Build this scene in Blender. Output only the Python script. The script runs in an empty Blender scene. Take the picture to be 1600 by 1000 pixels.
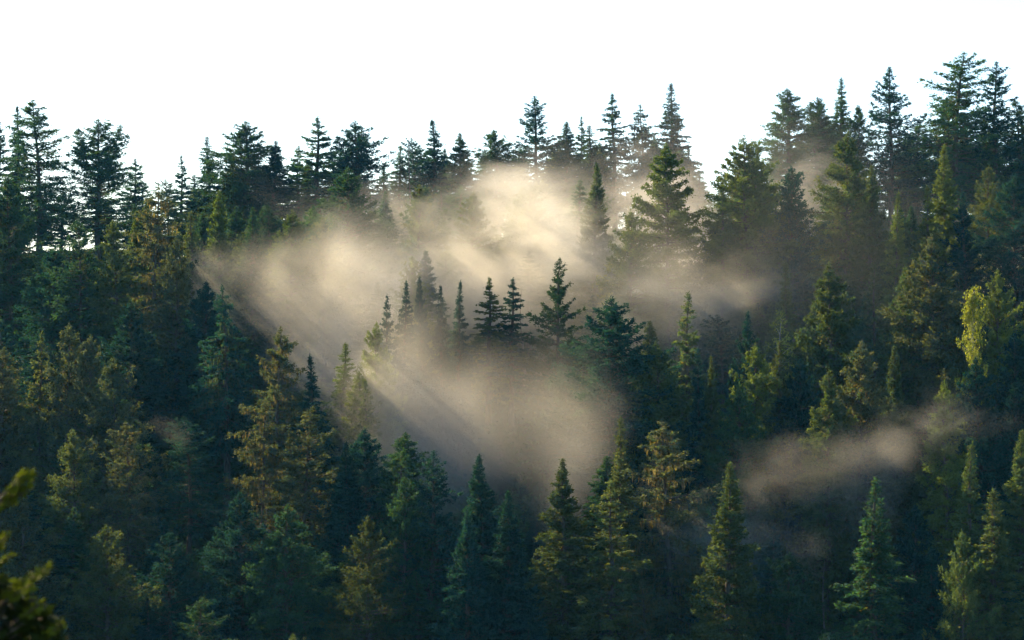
import bpy, math, random
import numpy as np
from mathutils import Vector, Matrix

# ------------------------------------------------------------------ camera, sky, sun, exposure
scn = bpy.context.scene
col = scn.collection
F = 3609.0                                   # focal length in photo pixels (1600 wide)

cam_d = bpy.data.cameras.new('camera')
cam_d.sensor_width = 36.0
cam_d.lens = 36.0 * F / 1600.0
cam_d.clip_start = 0.1
cam_d.clip_end = 6000.0
cam_d.dof.use_dof = True
cam_d.dof.focus_distance = 320.0
cam_d.dof.aperture_fstop = 7.0
cam = bpy.data.objects.new('camera', cam_d)
cam.rotation_euler = (math.pi / 2, 0, 0)
col.objects.link(cam)
scn.camera = cam

TO_SUN = Vector((-0.595, 0.640, 0.486)).normalized()
SUN_EL = math.asin(TO_SUN.z)
SUN_AZ = math.atan2(TO_SUN.x, TO_SUN.y)

world = bpy.data.worlds.new('World')
scn.world = world
world.use_nodes = True
wn = world.node_tree
wn.nodes.clear()
w_out = wn.nodes.new('ShaderNodeOutputWorld')
w_bg = wn.nodes.new('ShaderNodeBackground')
w_sky = wn.nodes.new('ShaderNodeTexSky')
w_sky.sky_type = 'NISHITA'
w_sky.sun_disc = False
w_sky.sun_elevation = SUN_EL
w_sky.sun_rotation = SUN_AZ
w_sky.air_density = 1.0
w_sky.dust_density = 0.5
w_sky.ozone_density = 4.0
w_bg.inputs['Strength'].default_value = 0.105
wn.links.new(w_sky.outputs[0], w_bg.inputs['Color'])
wn.links.new(w_bg.outputs[0], w_out.inputs['Surface'])

sun_d = bpy.data.lights.new('sun', 'SUN')
sun_d.energy = 5.0
sun_d.angle = math.radians(0.5)
sun_d.color = (1.0, 0.79, 0.47)
sun = bpy.data.objects.new('sun', sun_d)
sun.rotation_euler = TO_SUN.to_track_quat('Z', 'Y').to_euler()
sun.location = (-200, 300, 300)
col.objects.link(sun)

vs = scn.view_settings
vs.view_transform = 'Standard'
vs.look = 'None'
vs.exposure = 1.56
vs.gamma = 1.0

cy = scn.cycles
cy.use_denoising = True
cy.use_adaptive_sampling = True
cy.adaptive_threshold = 0.03
cy.max_bounces = 4
cy.diffuse_bounces = 2
cy.glossy_bounces = 1
cy.transmission_bounces = 3
cy.volume_bounces = 1
cy.transparent_max_bounces = 8
cy.volume_step_rate = 0.8
cy.volume_max_steps = 256
cy.sample_clamp_indirect = 4.0

# ------------------------------------------------------------------ helpers
def node(nt, typ, **kw):
    n = nt.nodes.new(typ)
    for k, v in kw.items():
        setattr(n, k, v)
    return n

def new_mat(name):
    m = bpy.data.materials.new(name)
    m.use_nodes = True
    m.node_tree.nodes.clear()
    return m

def tag(o, label=None, cat=None, group=None, kind=None):
    if label: o['label'] = label
    if cat: o['category'] = cat
    if group: o['group'] = group
    if kind: o['kind'] = kind
    return o

def link(o, parent=None):
    col.objects.link(o)
    if parent is not None:
        o.parent = parent
    return o

def mesh_np(name, verts, faces, mat=None, tint=None, smooth=False):
    """faces: (n,3) or (n,4) int array, or a list of such arrays"""
    me = bpy.data.meshes.new(name)
    if not isinstance(faces, list):
        faces = [faces]
    faces = [f for f in faces if len(f)]
    me.vertices.add(len(verts))
    me.vertices.foreach_set('co', np.asarray(verts, dtype=np.float32).ravel())
    nl = sum(f.size for f in faces)
    nf = sum(len(f) for f in faces)
    me.loops.add(nl)
    me.polygons.add(nf)
    me.loops.foreach_set('vertex_index', np.concatenate([f.ravel() for f in faces]).astype(np.int32))
    sizes = np.concatenate([np.full(len(f), f.shape[1], dtype=np.int32) for f in faces])
    starts = np.concatenate([[0], np.cumsum(sizes)[:-1]]).astype(np.int32)
    me.polygons.foreach_set('loop_start', starts)
    me.update(calc_edges=True)
    if tint is not None:
        a = me.attributes.new('tint', 'FLOAT', 'FACE')
        a.data.foreach_set('value', np.asarray(tint, dtype=np.float32))
    if smooth:
        me.polygons.foreach_set('use_smooth', np.ones(nf, dtype=bool))
    if mat is not None:
        me.materials.append(mat)
    return me

# ------------------------------------------------------------------ terrain
_KY = np.array([-80, 0, 12, 30, 80, 150, 205, 250, 430, 465, 540, 800, 1300], float)
_KZ = np.array([1.0, -1.9, -2.6, -8, -36, -70, -63, -48, 13.5, 14, -4, -60, -90], float)
def _hermite(y):
    y = np.asarray(y, float)
    d = np.gradient(_KZ, _KY)
    i = np.clip(np.searchsorted(_KY, y) - 1, 0, len(_KY) - 2)
    h = _KY[i + 1] - _KY[i]
    t = np.clip((y - _KY[i]) / h, 0, 1)
    h00 = 2*t**3 - 3*t**2 + 1; h10 = t**3 - 2*t**2 + t
    h01 = -2*t**3 + 3*t**2;    h11 = t**3 - t**2
    return h00*_KZ[i] + h10*h*d[i] + h01*_KZ[i+1] + h11*h*d[i+1]

def terrain(x, y):
    x = np.asarray(x, float); y = np.asarray(y, float)
    far = np.clip((y - 180) / 150, 0, 1)
    z = _hermite(y) + far * 0.055 * np.clip(x, -60, 200)
    z = z + far * (1.2*np.sin(x*0.07 + y*0.031) + 0.8*np.sin(x*0.13 - y*0.09 + 1.3))
    # unseen spur, added beyond the left of the view to shade the lower left
    sx = np.clip((-x - 90) / 45, 0, 1)
    sx = sx*sx*(3 - 2*sx)
    sy = np.exp(-((y - 322) / 62.0)**2)
    z = z + SHADE_SPUR * sx * sy * (1 + 0.10*np.sin(y*0.21) + 0.07*np.sin(y*0.53 + 1) + 0.05*np.sin(y*1.1 + x*.3))
    return z
SHADE_SPUR = 62.0

def at(px, py, Y):
    return Vector(((px - 800) / F * Y, Y, (500 - py) / F * Y))

def solve_depth(px, py, H):
    """where on the hillside a tree of height H stands when its tip is seen at this direction"""
    lo, hi = 215.0, 470.0
    for _ in range(50):
        m = 0.5 * (lo + hi)
        p = at(px, py, m)
        if p.z - H > float(terrain(p.x, m)): lo = m
        else: hi = m
    return 0.5 * (lo + hi)

# ------------------------------------------------------------------ materials
def foliage_mat(name, a, b, c, trans=0.42, val=0.25):
    """a, b: darker and lighter leaf colours, some carrying painted shade and sun; c: brown inner needles and lichen"""
    m = new_mat(name); nt = m.node_tree
    out = node(nt, 'ShaderNodeOutputMaterial')
    at_ = node(nt, 'ShaderNodeAttribute', attribute_name='tint')
    ramp = node(nt, 'ShaderNodeValToRGB')
    e = ramp.color_ramp.elements
    e[0].position = 0.0; e[0].color = (*a, 1)
    e[1].position = 1.0; e[1].color = (*c, 1)
    k = e.new(0.5); k.color = (*b, 1)
    nt.links.new(at_.outputs['Fac'], ramp.inputs[0])
    oi = node(nt, 'ShaderNodeObjectInfo')
    mr = node(nt, 'ShaderNodeMapRange')
    mr.inputs[3].default_value = 1 - val; mr.inputs[4].default_value = 1 + val
    nt.links.new(oi.outputs['Random'], mr.inputs[0])
    hs = node(nt, 'ShaderNodeHueSaturation')
    nt.links.new(mr.outputs[0], hs.inputs['Value'])
    mr2 = node(nt, 'ShaderNodeMapRange')
    mr2.inputs[3].default_value = 0.485; mr2.inputs[4].default_value = 0.515
    mm = node(nt, 'ShaderNodeMath', operation='FRACT')
    m10 = node(nt, 'ShaderNodeMath', operation='MULTIPLY'); m10.inputs[1].default_value = 7.31
    nt.links.new(oi.outputs['Random'], m10.inputs[0]); nt.links.new(m10.outputs[0], mm.inputs[0])
    nt.links.new(mm.outputs[0], mr2.inputs[0]); nt.links.new(mr2.outputs[0], hs.inputs['Hue'])
    nt.links.new(ramp.outputs[0], hs.inputs['Color'])
    d = node(nt, 'ShaderNodeBsdfPrincipled')
    d.inputs['Roughness'].default_value = 0.75
    d.inputs['Specular IOR Level'].default_value = 0.08
    t = node(nt, 'ShaderNodeBsdfTranslucent')
    mx = node(nt, 'ShaderNodeMixShader'); mx.inputs[0].default_value = trans
    nt.links.new(hs.outputs[0], d.inputs['Base Color'])
    tc = node(nt, 'ShaderNodeMix', data_type='RGBA', blend_type='MULTIPLY')
    tc.inputs[0].default_value = 1.0
    tc.inputs[7].default_value = (1.5, 1.6, 0.7, 1)
    nt.links.new(hs.outputs[0], tc.inputs[6]); nt.links.new(tc.outputs[2], t.inputs['Color'])
    nt.links.new(d.outputs[0], mx.inputs[1]); nt.links.new(t.outputs[0], mx.inputs[2])
    nt.links.new(mx.outputs[0], out.inputs['Surface'])
    return m

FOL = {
    'blue':  foliage_mat('shaded_blue_green_needles', (.006, .034, .040), (.016, .052, .044), (.050, .056, .038)),  # blue-green needles with the teal of shade mixed into the colour
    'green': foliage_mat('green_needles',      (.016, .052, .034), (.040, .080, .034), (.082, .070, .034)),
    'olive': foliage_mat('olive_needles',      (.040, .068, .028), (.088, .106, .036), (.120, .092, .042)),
    'gold':  foliage_mat('sunlit_bronze_needles',     (.028, .050, .034), (.088, .090, .042), (.132, .092, .044)),  # lichen bronze; sunlit gold tips over teal shade put into the colour
    'lime':  foliage_mat('young_and_sunlit_needles', (.066, .098, .022), (.112, .140, .034), (.120, .112, .040), .45),  # young needles; also stands in for sunlight on the right slope
    'sapling': foliage_mat('sapling_leaves', (.010, .020, .004), (.110, .135, .012), (.13, .14, .02), .22),  # near-black to bright range paints shade and sunlit tips into the leaves
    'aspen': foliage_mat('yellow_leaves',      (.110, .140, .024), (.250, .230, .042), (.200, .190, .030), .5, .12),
}

def bark_mat(name, c1, c2):
    m = new_mat(name); nt = m.node_tree
    out = node(nt, 'ShaderNodeOutputMaterial')
    d = node(nt, 'ShaderNodeBsdfPrincipled')
    d.inputs['Roughness'].default_value = 0.9
    d.inputs['Specular IOR Level'].default_value = 0.1
    tc = node(nt, 'ShaderNodeTexCoord')
    mp = node(nt, 'ShaderNodeMapping'); mp.inputs['Scale'].default_value = (4, 4, 0.7)
    nz = node(nt, 'ShaderNodeTexNoise'); nz.inputs['Scale'].default_value = 2.0; nz.inputs['Detail'].default_value = 5
    rp = node(nt, 'ShaderNodeValToRGB')
    rp.color_ramp.elements[0].position = .35; rp.color_ramp.elements[0].color = (*c1, 1)
    rp.color_ramp.elements[1].position = .7; rp.color_ramp.elements[1].color = (*c2, 1)
    nt.links.new(tc.outputs['Object'], mp.inputs[0]); nt.links.new(mp.outputs[0], nz.inputs['Vector'])
    nt.links.new(nz.outputs['Fac'], rp.inputs[0]); nt.links.new(rp.outputs[0], d.inputs['Base Color'])
    bp = node(nt, 'ShaderNodeBump'); bp.inputs['Strength'].default_value = .6
    nt.links.new(nz.outputs['Fac'], bp.inputs['Height']); nt.links.new(bp.outputs[0], d.inputs['Normal'])
    nt.links.new(d.outputs[0], out.inputs['Surface'])
    return m
BARK = bark_mat('conifer_bark', (.050, .038, .028), (.130, .100, .075))
DEADBARK = bark_mat('weathered_bark', (.085, .072, .060), (.210, .180, .150))
PALEBARK = bark_mat('aspen_bark', (.22, .20, .16), (.42, .40, .34))

def ground_mat():
    m = new_mat('forest_floor'); nt = m.node_tree
    out = node(nt, 'ShaderNodeOutputMaterial')
    d = node(nt, 'ShaderNodeBsdfPrincipled')
    d.inputs['Roughness'].default_value = 1.0; d.inputs['Specular IOR Level'].default_value = 0.05
    g = node(nt, 'ShaderNodeNewGeometry')
    nz = node(nt, 'ShaderNodeTexNoise'); nz.inputs['Scale'].default_value = 0.35; nz.inputs['Detail'].default_value = 8
    rp = node(nt, 'ShaderNodeValToRGB')
    rp.color_ramp.elements[0].position = .3; rp.color_ramp.elements[0].color = (.020, .030, .014, 1)
    rp.color_ramp.elements[1].position = .75; rp.color_ramp.elements[1].color = (.085, .072, .036, 1)
    e = rp.color_ramp.elements.new(.55); e.color = (.040, .055, .022, 1)
    nt.links.new(g.outputs['Position'], nz.inputs['Vector']); nt.links.new(nz.outputs['Fac'], rp.inputs[0])
    nt.links.new(rp.outputs[0], d.inputs['Base Color'])
    bp = node(nt, 'ShaderNodeBump'); bp.inputs['Strength'].default_value = 1; bp.inputs['Distance'].default_value = 1.0
    nt.links.new(nz.outputs['Fac'], bp.inputs['Height']); nt.links.new(bp.outputs[0], d.inputs['Normal'])
    nt.links.new(d.outputs[0], out.inputs['Surface'])
    return m

# ------------------------------------------------------------------ the ground: one sheet
def build_ground():
    ys = np.concatenate([np.arange(-80, 200, 6), np.arange(200, 480, 3.0), np.arange(480, 1301, 20)])
    xs = np.concatenate([np.arange(-650, -260, 26), np.arange(-260, 200, 3.5), np.arange(200, 651, 25)])
    X, Y = np.meshgrid(xs, ys)
    rng = np.random.default_rng(3)
    Z = terrain(X, Y) + rng.normal(0, .12, X.shape) * (Y > 180)
    V = np.stack([X, Y, Z], -1).reshape(-1, 3)
    nx, ny = len(xs), len(ys)
    i = (np.arange(ny - 1)[:, None] * nx + np.arange(nx - 1)[None]).ravel()
    Fc = np.stack([i, i + 1, i + 1 + nx, i + nx], 1)
    me = mesh_np('hillside', V, Fc, ground_mat(), smooth=True)
    return tag(link(bpy.data.objects.new('hillside', me)), 'wooded hillside rising to the ridge under the trees', kind='structure')
build_ground()

# ------------------------------------------------------------------ tree prototypes (numpy meshes)
HN = 26.0                                     # nominal height of every prototype

def tube(P, R, n=6):
    """a tapered tube along points P with radii R -> verts, quads"""
    P = np.asarray(P, float); R = np.asarray(R, float)
    T = np.gradient(P, axis=0); T /= np.linalg.norm(T, axis=1, keepdims=True) + 1e-9
    ref = np.where(np.abs(T[:, 2:3]) > .9, np.array([[1., 0, 0]]), np.array([[0, 0, 1.]]))
    U = np.cross(T, ref); U /= np.linalg.norm(U, axis=1, keepdims=True) + 1e-9
    W = np.cross(T, U)
    a = np.arange(n) * 2 * math.pi / n
    V = P[:, None] + R[:, None, None] * (np.cos(a)[None, :, None] * U[:, None] + np.sin(a)[None, :, None] * W[:, None])
    m = len(P)
    i = np.arange(m - 1)[:, None] * n; j = np.arange(n)[None]
    q = np.stack([i + j, i + (j + 1) % n, i + n + (j + 1) % n, i + n + j], -1).reshape(-1, 4)
    return V.reshape(-1, 3), q

class Acc:
    def __init__(s): s.v = []; s.f = []; s.t = []; s.n = 0
    def add(s, v, f, t=None):
        s.v.append(v); s.f.append(f + s.n); s.n += len(v)
        if t is not None: s.t.append(t)
    def mesh(s, name, mat, smooth=False):
        return mesh_np(name, np.concatenate(s.v), np.concatenate(s.f), mat,
                       np.concatenate(s.t) if s.t else None, smooth)

def leaves(acc, C, D, L, W, rng, tint):
    """little lozenge sprays: centres C, directions D, lengths L, widths W"""
    n = len(C)
    D = D / (np.linalg.norm(D, axis=1, keepdims=True) + 1e-9)
    r = rng.normal(size=(n, 3)); r[:, 2] += .0
    U = np.cross(D, r); U /= np.linalg.norm(U, axis=1, keepdims=True) + 1e-9
    L = L[:, None]; W = W[:, None]
    V = np.stack([C - D*L*.5, C + U*W*.5 - D*L*.08, C + D*L*.5, C - U*W*.5 - D*L*.08], 1).reshape(-1, 3)
    f = np.arange(4*n).reshape(n, 4)
    acc.add(V, f, tint)

def prof(kind, t):
    b = min(1.0, ((t + .03) / .14)) ** .6
    q = 1 - t
    if kind == 'cone':   return b * min(1, 1.45 * q) ** .9
    if kind == 'dense':  return b * min(1, 2.5 * q) ** .80
    if kind == 'spire':  return b * min(1, .16 * q ** .4 + 1.25 * q ** 1.2)
    if kind == 'column': return b * min(1, 2.4 * q) ** .7
    if kind == 'round':  return b * min(1, 1.65 * q) ** .74
    if kind == 'ragged': return b * min(1, 1.5 * q) ** .65
    return b * (1 - t)

def make_conifer(name, seed, R=4.0, kind='cone', cb=.10, whorl=.55, per=5, e_top=38, e_bot=-6, droop=.22,
                 uptip=.10, irr=.25, miss=.08, lsize=.28, fill=1.25, moss=0.0, limbs=True, lean=.3, tops=1,
                 twig=.34, flat=.55, trunk_r=.36, clump=0.0):
    """one tree standing on the origin: trunk mesh with its limbs, crown mesh of needle sprays"""
    rng = np.random.default_rng(seed)
    tr, cr = Acc(), Acc()
    H = HN
    # trunk
    zs = np.linspace(-1.2, H * .985, 16)
    ph = rng.uniform(0, 6.28, 4)
    bend = lambda z: np.stack([lean*np.sin(z*.11 + ph[0])*z/H + .06*np.sin(z*.5 + ph[1]),
                               lean*np.sin(z*.10 + ph[2])*z/H + .06*np.sin(z*.45 + ph[3]), z], -1)
    rad = trunk_r * np.clip(1 - zs/H, 0.02, 1) ** .8 + .02
    rad[0] *= 1.35
    tr.add(*tube(bend(zs), rad, 8))
    stems = [(bend, cb, 1.0, H, 1.0)]
    for k in range(1, tops):                   # extra leaders of forked crowns
        a = rng.uniform(0, 6.28); z0 = H * rng.uniform(.55, .66); h1 = H * rng.uniform(.9, .985)
        off = rng.uniform(1.6, 2.6)
        def b2(z, a=a, z0=z0, h1=h1, off=off):
            z = np.asarray(z, float)
            s = np.clip((z - z0) / (h1 - z0), 0, 1) ** .55 * off
            base = bend(z)
            return base + np.stack([np.cos(a)*s, np.sin(a)*s, 0*z], -1)
        z2 = np.linspace(z0, h1, 8)
        tr.add(*tube(b2(z2), .5*trunk_r*np.clip(1 - (z2 - z0)/(h1 - z0), .05, 1), 6))
        stems.append((b2, z0 / H, h1 / H, h1, .62))
    kz, ka, kp = rng.uniform(.25, .5), rng.integers(2, 4), rng.uniform(0, 6.28)
    for bendf, c0, c1, Htop, rs in stems:
        z = Htop - .25
        zb = H * c0 if rs == 1.0 else H * c0 + 1.0
        az = rng.uniform(0, 6.28)
        while z > zb:
            t = (z - H * cb) / (Htop - H * cb)
            t = min(max(t, 0), 1)
            r0 = R * rs * prof(kind, t)
            npb = per if r0 > .7 else max(3, per - 1)
            for k in range(npb):
                az += 2.4 + rng.normal(0, .25)
                if rng.random() < miss: continue
                zz = z + rng.uniform(-.9, .9) * whorl * min(1, max(0, Htop - z - .2) / 2.5)
                lobes = 1 + 1.25 * irr * (math.sin(kz*zz*2 + ka*az + kp) * .7 + rng.normal(0, .55))
                L = max(.16, r0 * lobes) if Htop - z > 1.5 else max(.10, min(r0 * lobes, .14 + .5*(Htop - z)))
                L = min(L, R * 1.35)
                el = math.radians(e_bot + (e_top - e_bot) * t ** 1.3 + rng.normal(0, 10))
                d = np.array([math.cos(az)*math.cos(el), math.sin(az)*math.cos(el), math.sin(el)])
                o = bendf(np.array(zz))
                m = 6
                s = np.linspace(0, 1, m)
                P = o + d*(s*L)[:, None]
                P[:, 2] += -droop * L * s**1.6 + uptip * L * s**3
                if limbs and L > .9:
                    tr.add(*tube(P, np.linspace(.022 + .018*L, .008, m), 3))
                # twigs to both sides, shorter toward the tip, and their needle sprays
                nt_ = int(max(4, L / .075 * fill))
                st = 1 - rng.random(nt_) ** 1.25 * (1 - (.10 if L < 2 else .18))
                st = np.clip(st, 0, 1)
                if clump > 0:                 # foliage gathered in tufts toward the ends
                    q = np.round(st * 4) / 4
                    st = st + (q - st) * clump
                base = np.stack([np.interp(st, s, P[:, i]) for i in range(3)], 1)
                tang = np.stack([np.interp(st, s, np.gradient(P[:, i])) for i in range(3)], 1)
                tang /= np.linalg.norm(tang, axis=1, keepdims=True)
                side = np.cross(tang, np.array([0, 0, 1.])); side /= np.linalg.norm(side, axis=1, keepdims=True) + 1e-9
                sg = np.where(rng.random(nt_) < .5, -1., 1.)[:, None]
                td = tang*.75 + side*sg*rng.uniform(.5, 1.1, (nt_, 1)) + np.array([0, 0, 1.])*rng.normal(-.12, .62*(1.2 - flat), (nt_, 1))
                td /= np.linalg.norm(td, axis=1, keepdims=True)
                tl = np.clip(twig * L * (1.15 - .6*st) * rng.uniform(.6, 1.3, nt_), min(.32, .12 + .35*L), 1.9)
                K = 4
                u = (np.arange(K) + .5) / K
                C = base[:, None] + td[:, None] * (tl[:, None] * u[None])[..., None]
                C[..., 2] -= (.18 * tl[:, None] * u[None]**2)
                C += rng.normal(0, .09, C.shape)
                DD = np.repeat(td[:, None], K, 1) + rng.normal(0, .38, C.shape)
                C = C.reshape(-1, 3); DD = DD.reshape(-1, 3)
                n = len(C)
                LL = lsize * rng.uniform(.7, 1.4, n) * (.5 + .5*min(1, L/1.2))
                WW = LL * rng.uniform(.36, .58, n)
                rr = np.repeat(st, K)
                tint = np.clip(.50*np.repeat(rng.random(nt_)**1.5, K) + .12*rng.random(n) + .22*(rr - .5) + rng.normal(0, .10), 0, .58)  # random twig tones also imitate bright specks and dark gaps of lit crowns
                inner = (rr < .42) & (rng.random(n) < .45)
                tint[inner] = rng.uniform(.7, 1, inner.sum())
                leaves(cr, C, DD, LL, WW, rng, tint)
                if moss > 0 and L > 1.0:      # lichen hanging under the limb
                    nm = rng.poisson(moss * L * 3)
                    if nm:
                        sm = rng.uniform(.15, .95, nm)
                        C = np.stack([np.interp(sm, s, P[:, i]) for i in range(3)], 1)
                        ll = rng.uniform(.35, 1.1, nm)
                        C[:, 2] -= ll*.5
                        DD = np.tile(np.array([0, 0, -1.]), (nm, 1)) + rng.normal(0, .12, (nm, 3))
                        leaves(cr, C, DD, ll, ll*.22, rng, rng.uniform(.75, 1, nm))
            z -= whorl * (.55 + .45*min(1, r0/1.2)) * rng.uniform(.8, 1.25)
        # leader shoot
        top = bendf(np.array(Htop))
        n = 14
        u = rng.random(n)
        C = top + np.stack([rng.normal(0, .05, n), rng.normal(0, .05, n), -1.3*u + .25], 1)
        DD = np.stack([rng.normal(0, .5, n), rng.normal(0, .5, n), np.full(n, .8)], 1)
        leaves(cr, C, DD, np.full(n, .34), np.full(n, .11), rng, rng.uniform(.1, .5, n))
    # dead stubs below the crown
    for k in range(14):
        z = rng.uniform(.04, max(.08, cb + .05)) * H
        a = rng.uniform(0, 6.28); l = rng.uniform(.4, 1.6)
        o = bend(np.array(z)); d = np.array([math.cos(a), math.sin(a), -.2])
        tr.add(*tube(np.stack([o, o + d*l*.6, o + d*l]), np.array([.035, .02, .006]), 3))
    return tr.mesh(name + '_trunk', BARK, True), cr.mesh(name + '_crown', FOL['green'])

def make_broadleaf(name, seed, R=2.6, H=HN, kind='column', cb=.3, n_limb=46, lsize=.26, per=70):
    rng = np.random.default_rng(seed)
    tr, cr = Acc(), Acc()
    zs = np.linspace(-1, H*.96, 12); ph = rng.uniform(0, 6.28, 2)
    bend = lambda z: np.stack([.3*np.sin(z*.2 + ph[0]), .3*np.sin(z*.17 + ph[1]), z], -1)
    tr.add(*tube(bend(zs), .24*np.clip(1 - zs/H, .04, 1) + .015, 7))
    for k in range(n_limb):
        z = H*(cb + (1 - cb)*rng.random()**.9 * .97); t = (z/H - cb)/(1 - cb)
        L = R*prof(kind, t)*rng.uniform(.5, 1.15) + .3
        a = rng.uniform(0, 6.28); el = math.radians(rng.uniform(15, 60))
        d = np.array([math.cos(a)*math.cos(el), math.sin(a)*math.cos(el), math.sin(el)])
        o = bend(np.array(z - .3*L)); s = np.linspace(0, 1, 5)
        P = o + d*(s*L)[:, None] + np.array([0, 0, 1.])*(.1*L*np.sin(s*3))[:, None]
        tr.add(*tube(P, np.linspace(.05, .01, 5), 3))
        for c in range(3):
            q = P[-1 - c] + rng.normal(0, .25, 3)
            n = per // 3
            v = rng.normal(0, 1, (n, 3)); v *= (rng.random((n, 1))**.4 * rng.uniform(.35, .8)) / np.linalg.norm(v, axis=1, keepdims=True)
            LL = lsize*rng.uniform(.6, 1.3, n)
            leaves(cr, q + v, rng.normal(0, 1, (n, 3)), LL, LL*.75, rng, np.clip(rng.random(n)*.6 + rng.normal(0, .1), 0, 1))
    return tr.mesh(name + '_trunk', PALEBARK, True), cr.mesh(name + '_crown', FOL['aspen'])

def make_snag(name, seed, nb=40, Lb=1.2, r=.2):
    rng = np.random.default_rng(seed)
    tr = Acc(); H = HN
    zs = np.linspace(-1, H, 14); ph = rng.uniform(0, 6.28, 2)
    bend = lambda z: np.stack([.18*np.sin(z*.2 + ph[0]), .18*np.sin(z*.23 + ph[1]), z], -1)
    tr.add(*tube(bend(zs), r*np.clip(1 - zs/H, .08, 1), 7))
    out = []
    for k in range(nb):
        z = H*rng.uniform(.2, .95); a = rng.uniform(0, 6.28); l = Lb*rng.uniform(.2, 1)*(1.15 - z/H)
        o = bend(np.array(z)); d = np.array([math.cos(a), math.sin(a), rng.uniform(-.5, .25)])
        br = Acc()
        br.add(*tube(np.stack([o, o + d*l*.5, o + d*l + np.array([0, 0, -.12*l])]), np.array([.045, .03, .008]), 5))
        out.append(br.mesh(name + '_branch', DEADBARK, True))
    return tr.mesh(name + '_trunk', DEADBARK, True), out

PR = {}
def P(key, rad, fn, *a, **k):
    PR[key] = (fn(key, *a, **k), rad)
for i, sd in enumerate((11, 12, 13)):
    P(f'spire{i}', 2.7, make_conifer, sd, R=2.7, kind='spire', cb=.08, whorl=0.42, irr=.34, miss=0.08, e_top=35, e_bot=-16, droop=.25, per=6)
for i, sd in enumerate((21, 22)):
    P(f'airy{i}', 3.2, make_conifer, sd, R=3.2, kind='spire', cb=.18, whorl=0.56, per=5, irr=.4, miss=0.14, e_top=40, e_bot=-14, droop=.22, fill=1.0, twig=.26, lsize=0.34)
for i, sd in enumerate((31, 32)):
    P(f'tier{i}', 4.0, make_conifer, sd, R=4.0, kind='cone', cb=.22, whorl=0.74, per=6, irr=.34, miss=0.08, e_top=42, e_bot=2, droop=.16, uptip=.22, fill=1.1, twig=.24, clump=.5)
for i, sd in enumerate((41, 42, 43)):
    P(f'dense{i}', 5.2, make_conifer, sd, R=5.2, kind='dense', cb=.05, whorl=.52, per=6, irr=.24, miss=.05, e_top=32, e_bot=0, droop=.20, uptip=.12, twig=.28)
for i, sd in enumerate((51, 52)):
    P(f'cone{i}', 3.6, make_conifer, sd, R=3.6, kind='cone', cb=.04, whorl=.44, per=6, irr=.16, miss=.03, e_top=45, e_bot=0, droop=.18, twig=.32)
for i, sd in enumerate((61, 62, 63)):
    P(f'ragged{i}', 4.2, make_conifer, sd, R=4.2, kind='ragged', cb=.16, whorl=0.6, per=6, irr=.5, miss=0.14, e_top=34, e_bot=-8, droop=.14, uptip=.10, clump=.75, twig=.30, lean=.7, lsize=.26)
for i, sd in enumerate((71, 72)):
    P(f'mossy{i}', 4.2, make_conifer, sd, R=4.2, kind='ragged', cb=.14, whorl=0.66, per=6, irr=.46, miss=0.15, e_top=30, e_bot=-14, droop=.2, uptip=.12, clump=.7, moss=1.5, twig=.30, lean=.5, lsize=.26)
for i, sd in enumerate((81, 82, 83)):
    P(f'round{i}', 4.4, make_conifer, sd, R=4.4, kind='round', cb=.14, whorl=.66, per=6, irr=.36, miss=.12, e_top=52, e_bot=4, droop=.12, uptip=.12, clump=.85, twig=.32, lsize=.26, flat=.1)
for i, sd in enumerate((91, 92)):
    P(f'column{i}', 2.9, make_conifer, sd, R=2.9, kind='column', cb=.05, whorl=.5, per=6, irr=.34, miss=.1, e_top=50, e_bot=-6, droop=.22, clump=.4, twig=.36)
P('upswept0', 4.4, make_conifer, 101, R=4.4, kind='cone', cb=.06, whorl=0.7, per=6, irr=.22, miss=.1, e_top=55, e_bot=14, droop=.18, uptip=.25, twig=.2, fill=1.1)
for i, sd in enumerate((111, 112)):
    P(f'twin{i}', 4.3, make_conifer, sd, R=4.3, kind='ragged', cb=.2, whorl=0.6, per=6, irr=.45, miss=0.14, e_top=44, e_bot=2, droop=.1, uptip=.12, clump=.7, tops=3, lsize=.26)
P('droopy0', 3.7, make_conifer, 121, R=3.7, kind='cone', cb=.3, whorl=0.66, per=6, irr=.3, miss=.15, e_top=10, e_bot=-28, droop=.25, uptip=.16, moss=2.2, twig=.24)
P('aspen0', 2.6, make_broadleaf, 131, kind='dense', cb=.38, n_limb=84, per=84)
P('aspen1', 2.8, make_broadleaf, 132, R=2.8, cb=.42, n_limb=34, per=54)
P('bush0', 6.5, make_broadleaf, 133, R=6.5, kind='round', cb=.05, n_limb=80, lsize=.8, per=100)
P('snag0', 1.0, make_snag, 141, nb=14, Lb=1.5)
P('snag1', 1.0, make_snag, 142, nb=18, Lb=1.3, r=.16)

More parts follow.
